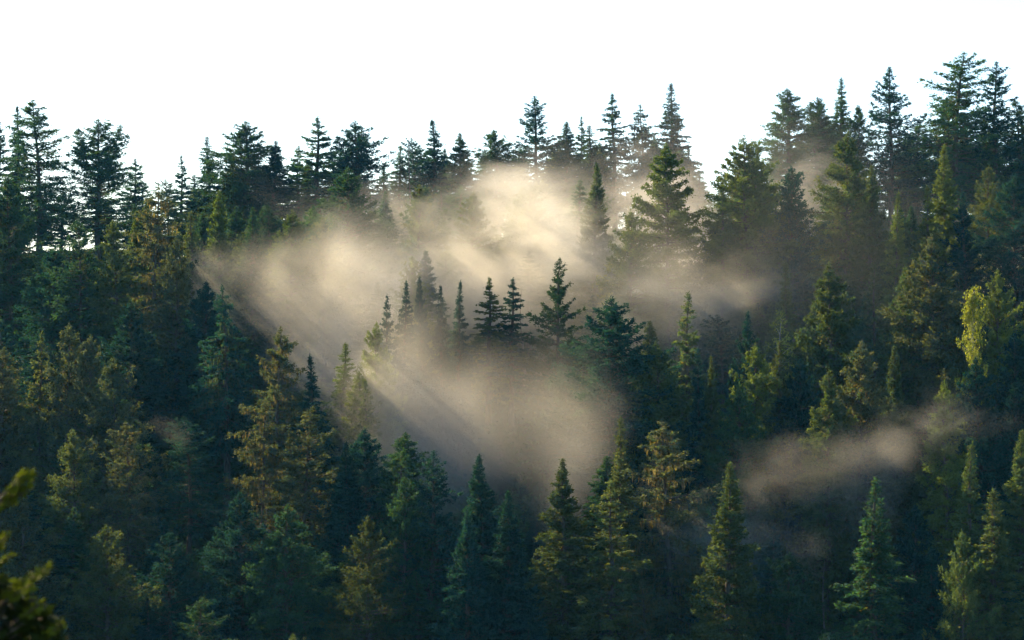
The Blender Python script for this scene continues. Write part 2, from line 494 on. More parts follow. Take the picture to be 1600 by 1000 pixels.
# ------------------------------------------------------------------ placing trees
WIDEN = 1.14
PLACED = []                                    # (px, half width px, vis_bottom py, depth)
def place(kind_name, px, py, H, width, proto, mat, label, cat, group=None, Y=None, vis=None, rot=None, part='crown'):
    if Y is None: Y = solve_depth(px, py, H)
    p = at(px, py, Y)
    zg = float(terrain(p.x, Y))
    H = p.z - zg
    (tm, cm), rad = PR[proto]
    o = bpy.data.objects.new(kind_name, None)
    o.empty_display_size = 1.0
    o.location = (p.x, Y, zg)
    rnd = random.Random(int(px*7 + py*13))
    o.rotation_euler = (rnd.uniform(-.012, .012), rnd.uniform(-.012, .012), rnd.uniform(0, 6.28) if rot is None else rot)
    sx = width * WIDEN / (2*rad)
    o.scale = (sx, sx, H / HN)
    link(o)
    tag(o, label, cat, group)
    t = bpy.data.objects.new('trunk', tm); link(t, o)
    if isinstance(cm, list):
        for bme in cm:
            link(bpy.data.objects.new('branch', bme), o)
    else:
        c = bpy.data.objects.new(part, cm); link(c, o)
    if mat:
        c.material_slots[0].link = 'OBJECT'
        c.material_slots[0].material = FOL[mat]
    PLACED.append((px, width/2/Y*F, vis if vis else py + 140, Y, py, H))
    return o

RIDGE = 'conifers standing along the ridge line'
SLOPE = 'conifers on the slope below the ridge'
MISTY = 'trees standing in the sunlit mist'
LOW = 'conifers low on the slope'
S, Fi, Pi = 'spruce_tree', 'fir_tree', 'pine_tree'

# px, py of the tip, visible down to, height m (or depth for the ridge), crown width m, prototype, needles, name, label
RIDGE_T = [
 (-4, 190, 330, 432, 6.5, 'airy1', 'blue', S, 'ridge spruce cut by the left edge of the photo'),
 (30, 165, 300, 436, 5.0, 'spire0', 'blue', S, 'spindly narrow ridge spruce touching the taller ragged fir near the left edge'),
 (60, 157, 400, 425, 9.5, 'ragged0', 'green', Fi, 'tall ragged ridge fir with open drooping limbs, tallest near the left edge'),
 (96, 300, 360, 440, 7, 'round0', 'blue', Pi, 'low ridge tree in the gap right of the ragged left-hand fir'),
 (152, 187, 400, 420, 10.0, 'twin0', 'green', Pi, 'ridge pine with forked ragged top and open limbs'),
 (210, 248, 330, 436, 5.6, 'airy0', 'blue', S, 'small slender pale spire beside the forked ridge pine'),
 (283, 243, 340, 434, 5.2, 'airy1', 'blue', S, 'slender see-through spire, left one of the two before the dense broad fir'),
 (326, 213, 310, 432, 5.8, 'spire1', 'blue', S, 'slender dark spire beside the dense broad ridge fir'),
 (262, 280, 350, 418, 5.2, 'ragged1', 'green', Fi, 'short ragged ridge tree with lumpy top below the see-through spire'),
 (383, 190, 330, 424, 11.5, 'dense0', 'green', Fi, 'dense broad ridge fir with several short tops'),
 (427, 220, 330, 420, 7.4, 'cone1', 'blue', S, 'dark pointed spruce on the shoulder of the dense broad fir'),
 (494, 183, 330, 424, 9.6, 'airy0', 'green', S, 'tall open ridge spruce with bare side limbs, left of the lumpy forked crown'),
 (468, 228, 330, 428, 6.5, 'tier1', 'green', S, 'thin side spruce leaning out from the tall open spruce'),
 (520, 232, 330, 430, 6.5, 'ragged2', 'blue', Fi, 'short fir between the tall open spruce and the lumpy forked crown'),
 (558, 190, 330, 422, 9.8, 'twin1', 'blue', Fi, 'dark ridge fir with lumpy forked crown'),
 (622, 227, 300, 432, 5.2, 'spire2', 'green', S, 'pale slender spire just left of the bare ridge snag'),
 (650, 215, 300, 434, 5.6, 'ragged1', 'blue', Fi, 'short lumpy fir just right of the bare ridge snag'),
 (677, 188, 280, 428, 7.4, 'spire0', 'blue', S, 'pointed dark spruce between the bare ridge snag and the smooth cone'),
 (698, 232, 300, 432, 6.0, 'cone0', 'green', S, 'small spruce tucked between the pointed dark spruce and smooth cone'),
 (718, 208, 290, 424, 8.2, 'cone1', 'green', S, 'smooth dense cone-shaped ridge spruce'),
 (775, 204, 300, 424, 9.2, 'round1', 'green', Fi, 'round-topped dense ridge fir left of the tiered spruce'),
 (757, 236, 300, 430, 6.0, 'ragged0', 'green', Fi, 'small lumpy fir half behind the round-topped dense fir'),
 (838, 150, 290, 424, 9.5, 'tier0', 'blue', S, 'dark tiered ridge spruce with wide separate branches'),
 (888, 190, 290, 424, 8.0, 'cone0', 'green', S, 'pale green full ridge spruce right of the dark tiered spruce'),
 (906, 182, 280, 434, 4.2, 'airy1', 'green', S, 'faint thin spire rising behind the pale green full spruce'),
 (925, 196, 290, 430, 6.0, 'spire1', 'green', S, 'small ridge spire between the full spruce and the airy one'),
 (960, 147, 300, 430, 7.2, 'airy0', 'blue', S, 'tall airy ridge spruce left of the dark-topped one with bare lower trunk'),
 (1003, 163, 330, 428, 7.0, 'droopy0', 'blue', S, 'ridge spruce with dark dense top above a bare trunk'),
 (1047, 130, 260, 430, 7.2, 'spire2', 'blue', S, 'tallest slender spruce at the middle of the ridge above the misty crown'),
 (1074, 232, 320, 432, 6.5, 'airy1', 'green', S, 'thin feathery fir with sun shining through beside the misty crown'),
 (1092, 266, 330, 428, 5.4, 'spire0', 'green', S, 'low narrow spruce at the edge of the bright gap in the ridge'),
 (1232, 140, 300, 424, 7.4, 'column0', 'green', Fi, 'pale columnar ridge fir right of the bright gap'),
 (1278, 152, 300, 428, 7.6, 'twin0', 'green', Fi, 'pale thin ridge fir with broken top next to the columnar fir'),
 (1315, 122, 230, 432, 6.0, 'spire1', 'green', S, 'narrow ridge spruce between the broken-topped fir and the tiered one'),
 (1340, 165, 250, 428, 6.6, 'round2', 'green', Fi, 'short round-topped fir left of the big tiered ridge spruce'),
 (1392, 104, 330, 422, 9.4, 'tier1', 'blue', S, 'big tiered ridge spruce with trunk and sky showing between branches'),
 (1432, 190, 330, 428, 8.0, 'ragged2', 'blue', Pi, 'short ragged pine between the tiered spruce and the tall old fir'),
 (1497, 82, 300, 420, 11.5, 'ragged1', 'green', Fi, 'tallest old ridge fir with heavy ragged limbs'),
 (1555, 97, 300, 424, 9.6, 'tier0', 'blue', Fi, 'ragged dark fir with open limbs right of the tallest old fir'),
 (1474, 150, 300, 428, 8.0, 'ragged0', 'green', Fi, 'ragged fir shouldering the tallest old ridge fir on its left'),
 (1590, 155, 300, 428, 7.0, 'ragged2', 'green', Fi, 'ridge fir at the right edge of the photo'),
]
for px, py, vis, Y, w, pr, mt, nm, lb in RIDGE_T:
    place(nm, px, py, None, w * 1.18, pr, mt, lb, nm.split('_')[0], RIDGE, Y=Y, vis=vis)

place('dead_tree', 639, 168, None, 2.2, 'snag0', None, 'bare dead pole standing on the ridge against the sky', 'dead tree', 'dead snags', Y=430, vis=280, part='branches')
place('dead_tree', 817, 450, 15, 2.2, 'snag0', None, 'bare dead pole rising from the bright mist', 'dead tree', 'dead snags', vis=570, part='branches')
place('dead_tree', 1289, 876, 18, 2.6, 'snag1', None, 'thin pale dead trunk low on the shaded slope', 'dead tree', 'dead snags', vis=1000, part='branches')

SLOPE_T = [
 # upper left
 (18, 275, 480, 30, 11, 'dense1', 'green', Fi, SLOPE, 'big dense fir at the left edge below the ridge spruces'),
 (85, 385, 520, 25, 8.5, 'dense2', 'blue', S, SLOPE, 'dark blunt spruce right of the big dense fir at the left edge'),
 (122, 342, 520, 30, 9, 'ragged2', 'green', Fi, SLOPE, 'shaded brown-green fir below the forked ridge pine'),
 (185, 347, 520, 29, 6.6, 'column0', 'olive', S, SLOPE, 'narrow sunlit olive spruce hung with golden tassels left of the dark rusty fir'),
 (212, 330, 480, 27, 8.0, 'cone0', 'olive', S, SLOPE, 'pale green spruce behind the dark rusty fir'),
 (240, 292, 540, 33, 10.5, 'mossy0', 'gold', Fi, SLOPE, 'dark tall fir with rusty inner branches and visible trunk'),
 (275, 372, 560, 30, 9.0, 'round0', 'gold', Fi, SLOPE, 'dark rounded fir with golden edges right of the rusty one'),
 (338, 297, 470, 30, 8.0, 'cone1', 'lime', S, SLOPE, 'pale yellow-green spruce in haze left of the big mist bank'),
 (300, 330, 420, 27, 7.0, 'spire2', 'olive', S, SLOPE, 'hazy olive spire between the rounded fir and pale yellow-green spruce'),
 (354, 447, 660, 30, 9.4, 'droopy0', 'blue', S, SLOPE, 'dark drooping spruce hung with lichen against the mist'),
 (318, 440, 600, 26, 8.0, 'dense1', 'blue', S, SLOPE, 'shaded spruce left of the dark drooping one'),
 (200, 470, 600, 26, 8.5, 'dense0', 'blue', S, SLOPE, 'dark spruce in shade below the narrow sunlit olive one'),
 (545, 262, 420, 31, 12.5, 'dense2', 'green', Fi, SLOPE, 'broad green fir below the lumpy forked ridge crown'),
 (395, 325, 450, 27, 8, 'cone0', 'green', S, SLOPE, 'green spruce fading into the mist below the dense broad ridge fir'),
 (455, 330, 420, 26, 9, 'dense0', 'olive', Fi, SLOPE, 'olive fir half lost in the upper edge of the mist'),
 (505, 340, 480, 26, 9, 'round1', 'olive', Fi, SLOPE, 'hazy fir between two sunbeams in the mist'),
 (600, 300, 420, 24, 8, 'cone0', 'green', S, SLOPE, 'pale spruce fading into mist under the slender pale spire'),
 (655, 290, 400, 24, 8.5, 'round2', 'olive', Fi, SLOPE, 'round hazy fir below the bare ridge snag'),
 (738, 300, 400, 24, 8.5, 'dense1', 'olive', Fi, SLOPE, 'hazy fir under the smooth cone-shaped spruce'),
 (822, 290, 400, 24, 8, 'ragged1', 'olive', Fi, SLOPE, 'hazy ragged fir under the dark tiered ridge spruce'),
 (930, 255, 420, 28, 7.5, 'cone0', 'olive', Fi, SLOPE, 'broad hazy olive fir below the airy ridge spruce'),
 (1042, 226, 500, 33, 11.5, 'dense1', 'lime', Fi, SLOPE, 'broad misty olive fir under the tallest slender ridge spruce'),
 (985, 330, 450, 26, 9, 'round0', 'olive', Fi, SLOPE, 'hazy rounded fir left of the broad misty olive fir'),
 # right of the gap; needles lightened to stand in for missing sun
 (1166, 214, 500, 34, 12.5, 'dense0', 'lime', Fi, SLOPE, 'very broad blunt-topped fir right of the bright gap'),
 (1182, 218, 420, 33, 8, 'ragged2', 'lime', Fi, SLOPE, 'second top crowding the right side of the very broad blunt fir'),
 (1130, 300, 470, 28, 7.5, 'spire0', 'olive', S, SLOPE, 'narrow spruce on the left flank of the very broad blunt fir'),
 (1240, 262, 420, 28, 10, 'round1', 'blue', Fi, SLOPE, 'shaded round fir with wisps of mist under the pale columnar fir'),
 (1322, 205, 430, 33, 9.5, 'dense2', 'olive', Fi, SLOPE, 'tall green fir left of the big tiered ridge spruce'),
 (1357, 258, 440, 31, 7.5, 'cone1', 'olive', S, SLOPE, 'bright-edged green spruce leaning on the tall green fir'),
 (1303, 412, 560, 36, 10.5, 'dense1', 'olive', Fi, SLOPE, 'full bright green fir in the middle of the right-hand slope'),
 (1228, 412, 500, 28, 6.0, 'spire1', 'olive', S, SLOPE, 'small grey-green spruce left of the full bright green fir'),
 (1397, 300, 470, 30, 5.6, 'spire2', 'lime', S, SLOPE, 'thin yellow-green spruce below the trunk of the tiered ridge spruce'),
 (1478, 226, 380, 33, 9.0, 'cone0', 'lime', S, SLOPE, 'tall green spruce in front of the tallest old ridge fir'),
 (1447, 292, 420, 29, 7.0, 'spire0', 'lime', S, SLOPE, 'bright-edged narrow spruce left of the tall green one'),
 (1505, 300, 470, 30, 11.0, 'upswept0', 'blue', S, SLOPE, 'dark spruce with sweeping branch tips behind the bronze spruce'),
 (1590, 272, 480, 32, 11, 'dense2', 'blue', Fi, SLOPE, 'dark broad fir at the right edge below the ridge'),
 (1545, 260, 420, 28, 9, 'round0', 'olive', Fi, SLOPE, 'hazy rounded fir under the dark open-limbed ridge fir'),
 (1558, 425, 540, 32, 9, 'round2', 'lime', Pi, SLOPE, 'pale grey-green pine right of the yellow aspen'),
 (1455, 370, 690, 38, 11.5, 'dense0', 'gold', S, SLOPE, 'big bronze-tinted spruce, tallest in the middle of the right-hand slope'),
 (1408, 418, 560, 34, 5.6, 'column1', 'olive', S, SLOPE, 'narrow dark green spruce left of the big bronze spruce'),
 (1366, 412, 500, 29, 7.4, 'airy0', 'olive', S, SLOPE, 'pale misty spruce between the bright green fir and the narrow dark one'),
 (1343, 533, 700, 33, 9.6, 'dense2', 'gold', Fi, SLOPE, 'fuzzy brown-green fir standing in the lower right mist'),
 (1293, 580, 700, 31, 6.2, 'column0', 'olive', S, SLOPE, 'narrow dark green spruce left of the fuzzy brown-green fir'),
 (1400, 540, 690, 30, 7.0, 'cone1', 'olive', S, SLOPE, 'dim spruce between the fuzzy brown fir and the big bronze spruce'),
 (1482, 598, 740, 31, 6.0, 'column1', 'lime', S, SLOPE, 'slim olive spruce at the right foot of the big bronze spruce'),
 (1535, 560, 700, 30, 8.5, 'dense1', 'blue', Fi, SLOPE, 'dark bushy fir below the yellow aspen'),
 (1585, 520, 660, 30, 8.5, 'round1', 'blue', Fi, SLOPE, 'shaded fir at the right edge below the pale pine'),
 # middle
 (955, 466, 720, 33, 15.5, 'dense0', 'blue', Fi, SLOPE, 'big broad dark fir at the heart of the picture beside the mist'),
 (1031, 535, 680, 28, 8.5, 'dense2', 'olive', Fi, SLOPE, 'medium dark fir right of the big broad dark fir'),
 (1075, 458, 560, 32, 8.5, 'airy1', 'olive', S, SLOPE, 'airy pale yellow-green spruce fading into mist'),
 (1094, 543, 690, 31, 5.0, 'spire1', 'blue', S, SLOPE, 'slim dark spire left of the upswept dark spruce'),
 (1112, 556, 690, 30, 5.0, 'cone1', 'olive', S, SLOPE, 'slim spruce just right of the slim dark spire'),
 (1160, 490, 620, 31, 8.6, 'upswept0', 'blue', S, SLOPE, 'dark spruce with upswept open branches'),
 (1180, 540, 680, 30, 9.5, 'round0', 'lime', Fi, SLOPE, 'pale olive fir below the upswept dark spruce'),
 (1217, 532, 690, 30, 6.8, 'spire2', 'olive', S, SLOPE, 'slender conical spruce in front of the yellow-topped aspen'),
 (1150, 600, 720, 28, 8.5, 'dense1', 'green', Fi, SLOPE, 'dim bushy fir below the pale olive fir'),
 (1255, 560, 700, 28, 8.0, 'dense0', 'blue', Fi, SLOPE, 'dark fir right of the slender conical spruce'),
 (885, 560, 700, 17, 9.0, 'round2', 'blue', Fi, SLOPE, 'low dark bushy fir at the left foot of the big broad dark fir'),
 # in the mist
 (604, 462, 570, 26, 4.8, 'airy0', 'blue', S, MISTY, 'thin dark spire at the left end of the misty row'),
 (632, 440, 570, 28, 5.6, 'spire1', 'blue', S, MISTY, 'darker full spruce in the misty row'),
 (661, 432, 570, 27, 5.0, 'cone0', 'blue', S, MISTY, 'spruce touching the right side of the darker full misty spruce'),
 (690, 446, 560, 27, 4.4, 'spire2', 'blue', S, MISTY, 'narrow dark spire in the middle of the misty row'),
 (718, 440, 560, 26, 4.8, 'spire0', 'blue', S, MISTY, 'sharp dark spire left of the two pale ones in the mist'),
 (764, 434, 570, 21, 7.6, 'airy1', 'olive', S, MISTY, 'pale open spruce left of the dead pole in the mist'),
 (800, 436, 580, 21, 7.4, 'airy0', 'blue', S, MISTY, 'pale ghostly spruce touching the dead pole in the mist'),
 (873, 404, 560, 26, 8.4, 'tier1', 'green', S, MISTY, 'tall ghostly spruce alone in the brightest mist'),
 (645, 402, 480, 22, 7.5, 'round1', 'lime', Fi, MISTY, 'round pale yellow-green crown behind the misty row'),
 (590, 504, 610, 26, 6.0, 'dense2', 'lime', Fi, MISTY, 'bright yellow-green fir glowing in the mist'),
 (535, 536, 620, 23, 6.6, 'spire1', 'lime', S, MISTY, 'faint pale spruce left of the bright yellow-green fir'),
 (560, 582, 660, 22, 5.4, 'column1', 'lime', S, MISTY, 'slim mottled spruce below the bright yellow-green fir'),
 (579, 592, 670, 22, 6.0, 'spire2', 'lime', S, MISTY, 'slim young spruce directly under the bright yellow-green fir'),
 (485, 522, 600, 16, 6, 'airy1', 'lime', S, MISTY, 'very faint spruce in the beam-lit mist above the dark narrow spruce'),
 # lower left
 (-2, 545, 760, 26, 9.0, 'round1', 'gold', Pi, LOW, 'golden pine cut by the left edge of the photo'),
 (58, 520, 640, 28, 6.4, 'airy0', 'olive', S, LOW, 'spiky shaded spruce left of the golden round-topped pine'),
 (105, 508, 680, 30, 9.5, 'round0', 'gold', Pi, LOW, 'golden round-topped pine above the dark valley, tallest of its cluster'),
 (142, 526, 700, 29, 7.6, 'round2', 'gold', Pi, LOW, 'golden pine top touching the tallest round-topped pine'),
 (178, 560, 780, 28, 9.5, 'round1', 'gold', Pi, LOW, 'lower golden pine forming the right side of its cluster'),
 (115, 672, 800, 23, 7.8, 'round2', 'olive', Pi, LOW, 'short pine with sunlit rounded tip in front of the golden cluster'),
 (198, 660, 820, 24, 7.5, 'ragged0', 'gold', Fi, LOW, 'dim fir with a few bright tufts right of the short sunlit pine'),
 (45, 775, 900, 24, 10, 'round0', 'gold', Pi, LOW, 'muted brown pine behind the blurred leafy branch'),
 (170, 822, 940, 22, 9.5, 'round1', 'olive', Pi, LOW, 'muted brown rounded pine alone in the dark bottom corner'),
 (434, 514, 660, 29, 8.6, 'mossy1', 'gold', Fi, LOW, 'tall bronze fir standing against the mist above the mossy one'),
 (483, 556, 690, 27, 6.6, 'spire0', 'blue', S, LOW, 'narrow dark blue-green spruce right of the tall bronze fir'),
 (411, 625, 860, 28, 8.0, 'mossy0', 'gold', Fi, LOW, 'golden ragged fir hung with moss, trunk showing'),
 (478, 636, 840, 28, 9.4, 'ragged2', 'gold', Fi, LOW, 'dense golden fir below the narrow dark spruce'),
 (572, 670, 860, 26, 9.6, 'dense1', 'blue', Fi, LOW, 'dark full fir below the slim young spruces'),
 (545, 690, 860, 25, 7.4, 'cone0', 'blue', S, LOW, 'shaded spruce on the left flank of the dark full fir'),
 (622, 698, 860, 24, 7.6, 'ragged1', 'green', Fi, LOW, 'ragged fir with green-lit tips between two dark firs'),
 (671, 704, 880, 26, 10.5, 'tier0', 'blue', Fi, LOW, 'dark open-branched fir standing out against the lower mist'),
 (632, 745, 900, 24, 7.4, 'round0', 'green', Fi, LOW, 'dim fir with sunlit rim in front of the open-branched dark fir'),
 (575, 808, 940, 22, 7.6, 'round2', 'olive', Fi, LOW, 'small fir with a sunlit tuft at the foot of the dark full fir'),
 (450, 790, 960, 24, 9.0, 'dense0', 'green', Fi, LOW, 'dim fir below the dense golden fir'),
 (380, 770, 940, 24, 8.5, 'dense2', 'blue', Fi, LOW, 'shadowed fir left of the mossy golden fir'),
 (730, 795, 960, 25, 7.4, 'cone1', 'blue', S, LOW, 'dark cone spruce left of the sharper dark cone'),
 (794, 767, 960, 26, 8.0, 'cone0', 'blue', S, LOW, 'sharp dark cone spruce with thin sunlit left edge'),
 (886, 716, 940, 27, 9.2, 'cone1', 'olive', S, LOW, 'sunlit olive cone spruce right of the sharp dark cone'),
 (970, 652, 900, 30, 5.8, 'spire1', 'olive', S, LOW, 'slim sunlit spire with drooping tufts'),
 (957, 752, 940, 26, 8.4, 'airy0', 'olive', S, LOW, 'leafy olive spruce in front of the slim sunlit spire'),
 (1045, 658, 930, 30, 10.6, 'mossy1', 'gold', Fi, LOW, 'big golden fir with tiered limbs and hanging moss at lower middle'),
 (1140, 724, 930, 31, 9.4, 'cone0', 'olive', S, LOW, 'soft grey-olive spruce right of the big golden mossy fir'),
 (1008, 904, 1000, 16, 5.4, 'mossy0', 'gold', S, LOW, 'small brown spruce at the foot of the big golden mossy fir'),
 (1227, 866, 1000, 21, 9.4, 'round1', 'green', Fi, LOW, 'dark fir with green-lit tips left of the thin dead trunk'),
 (1365, 748, 960, 33, 9.6, 'spire2', 'green', S, LOW, 'lone dark spruce with separate branches before the lower right mist'),
 (1516, 694, 860, 33, 7.8, 'spire0', 'olive', S, LOW, 'green sunlit spruce behind the golden-green one near the lower right corner'),
 (1551, 764, 1000, 32, 9.4, 'spire1', 'olive', S, LOW, 'golden-green spruce in the lower right corner'),
 (1505, 830, 1000, 29, 6.5, 'round0', 'olive', Fi, LOW, 'sunlit bushy fir on the left flank of the golden-green corner spruce'),
 (1594, 672, 820, 27, 8.0, 'cone1', 'olive', S, LOW, 'sunlit spruce cut by the right edge above the corner'),
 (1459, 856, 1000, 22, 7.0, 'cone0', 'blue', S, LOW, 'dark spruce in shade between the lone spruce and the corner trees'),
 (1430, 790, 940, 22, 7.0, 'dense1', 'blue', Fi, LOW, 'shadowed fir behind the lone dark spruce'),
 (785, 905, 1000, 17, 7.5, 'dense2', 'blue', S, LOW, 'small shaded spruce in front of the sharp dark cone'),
 (825, 972, 1000, 13, 3.5, 'spire2', 'green', S, LOW, 'tiny pale spruce tip at the bottom edge below the sharp dark cone'),
 (460, 990, 1000, 15, 4.5, 'round1', 'olive', S, LOW, 'sunlit tip at the bottom edge below the golden firs'),
]
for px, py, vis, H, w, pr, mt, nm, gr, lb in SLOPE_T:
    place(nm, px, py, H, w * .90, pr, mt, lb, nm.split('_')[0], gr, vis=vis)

ASP = 'yellow autumn aspens'
place('aspen_tree', 1511, 444, 38, 4.0, 'aspen0', 'aspen', 'yellow aspen glowing beside the big bronze spruce', 'aspen', ASP, vis=580)
place('aspen_tree', 1219, 488, 25, 4.8, 'aspen1', 'aspen', 'sparse yellow-topped aspen behind the slender conical spruce', 'aspen', ASP, vis=560)
place('aspen_tree', 955, 412, 17, 5.6, 'aspen1', 'aspen', 'pale yellow aspen in mist behind the big broad dark fir', 'aspen', ASP, vis=470)
place('shrub', 894, 546, 8, 5.0, 'bush0', 'aspen', 'small yellow bush left of the big broad dark fir', 'shrub', 'yellow shrubs', vis=580)
place('shrub', 745, 492, 8, 5.0, 'bush0', 'aspen', 'pale yellow bush between the misty spires', 'shrub', 'yellow shrubs', vis=520)
place('shrub', 1247, 690, 5, 3.0, 'bush0', 'aspen', 'tiny yellow bush in the dark below the slender conical spruce', 'shrub', 'yellow shrubs', vis=710)

# ------------------------------------------------------------------ crowded trees that fill the slope between them
ENV = ((0, 100, 190, 250, 340, 420, 600, 720, 820, 950, 1060, 1085, 1115, 1140, 1200, 1300, 1400, 1480, 1600),
       (245, 266, 272, 284, 240, 212, 240, 216, 206, 192, 204, 284, 318, 240, 196, 170, 208, 165, 168))
def fill_trees():
    rnd = random.Random(77)
    named = list(PLACED)
    spots = []
    y = 234.0
    while y < 452:
        half = 860 / F * y
        n = int(2*half / (15.5 if y < 395 else 9.5))
        for k in range(n):
            x = -half + (k + rnd.uniform(.1, .9)) * 2*half/n
            spots.append((x, y + rnd.uniform(-4, 4)))
        y += 12.5 if y < 395 else 10.0
    protos = ['cone0', 'cone1', 'spire0', 'spire1', 'spire2', 'ragged1', 'ragged2', 'dense1', 'column1', 'airy0', 'round0', 'cone1']
    made = 0
    for x, yy in spots:
        if any(abs(((q[0] - 800)/F*q[3]) - x) < 3.0 and abs(q[3] - yy) < 4.0 for q in named): continue
        zg = float(terrain(x, yy))
        px = 800 + x/yy*F
        H = rnd.uniform(17, 25)
        if 395 < px < 900 and 288 < yy < 345: H = rnd.uniform(7, 12) if px > 600 or yy < 312 else rnd.uniform(10, 20)      # the misty clearing holds young trees
        if 1170 < px < 1500 and 262 < yy < 300: H = rnd.uniform(7, 11)
        w = H * rnd.uniform(.29, .40)
        if yy > 395: w = H * rnd.uniform(.36, .48)
        limit = -1e9
        for q in named:
            if q[3] > yy and abs(q[0] - px) < q[1]*.75 + w/2/yy*F*.6:
                limit = max(limit, q[2] - 8)
        top_py = 500 - (zg + H)/yy*F
        if top_py < limit:                               # keep below what stands behind it
            H = (500 - limit)/F*yy - zg
            if H < 6.5: continue
            w = H * rnd.uniform(.34, .46)
            top_py = 500 - (zg + H)/yy*F
        if top_py > 1010: continue
        env = float(np.interp(px, ENV[0], ENV[1])) + rnd.uniform(0, 38)
        if top_py < env:
            H = (500 - env)/F*yy - zg
            if H < 5: continue
            w = H * rnd.uniform(.40, .54); top_py = env
        pr = rnd.choice(protos)
        left = px < 560
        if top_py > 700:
            mt = rnd.choice(['blue', 'blue', 'blue', 'green'])  # bottom trees get mostly the darker blue mix, painting in their shade
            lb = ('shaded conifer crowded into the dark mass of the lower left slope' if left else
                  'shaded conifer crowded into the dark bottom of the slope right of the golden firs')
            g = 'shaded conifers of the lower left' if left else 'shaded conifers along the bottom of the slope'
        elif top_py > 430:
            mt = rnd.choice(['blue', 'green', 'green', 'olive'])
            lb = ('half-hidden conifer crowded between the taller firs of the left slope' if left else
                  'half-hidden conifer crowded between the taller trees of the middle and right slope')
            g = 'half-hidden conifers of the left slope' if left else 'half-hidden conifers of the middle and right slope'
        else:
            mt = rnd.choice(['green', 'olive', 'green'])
            lb = 'small conifer filling a gap just below the ridge trees'
            g = 'small conifers filling gaps below the ridge'
        (tm, cm), rad = PR[pr]
        o = bpy.data.objects.new('conifer_tree', None)
        o.location = (x, yy, zg); o.rotation_euler = (0, 0, rnd.uniform(0, 6.28))
        sx = w*WIDEN/(2*rad); o.scale = (sx, sx, H/HN)
        link(o); tag(o, lb, 'conifer', g)
        link(bpy.data.objects.new('trunk', tm), o)
        c = bpy.data.objects.new('crown', cm); link(c, o)
        c.material_slots[0].link = 'OBJECT'; c.material_slots[0].material = FOL[mt]
        made += 1
    print('FACES', sum(len(v[0][1].polygons) for v in PR.values() if not isinstance(v[0][1], list)))
    print('fill trees', made, 'named', len(named))
fill_trees()

# ------------------------------------------------------------------ undergrowth: leafy ground cover nobody could count
def undergrowth():
    rng = np.random.default_rng(5)
    n = 26000
    y = rng.uniform(232, 452, n); x = rng.uniform(-1, 1, n) * (y * 870/F)
    z = terrain(x, y)
    K = 5
    base = np.stack([x, y, z], 1)
    sz = rng.uniform(.5, 1.5, n)
    C = np.repeat(base, K, 0) + rng.normal(0, .4, (n*K, 3)) * np.array([1, 1, .5]) + np.array([0, 0, .35])
    L = np.repeat(sz, K) * rng.uniform(.5, 1.0, n*K)
    acc = Acc()
    leaves(acc, C, rng.normal(0, 1, (n*K, 3)) + np.array([0, 0, .6]), L, L*.5, rng, rng.random(n*K)*.7)
    me = acc.mesh('undergrowth', FOL['green'])
    tag(link(bpy.data.objects.new('undergrowth', me)), 'low shrubs and saplings covering the forest floor', 'undergrowth', kind='stuff')
undergrowth()

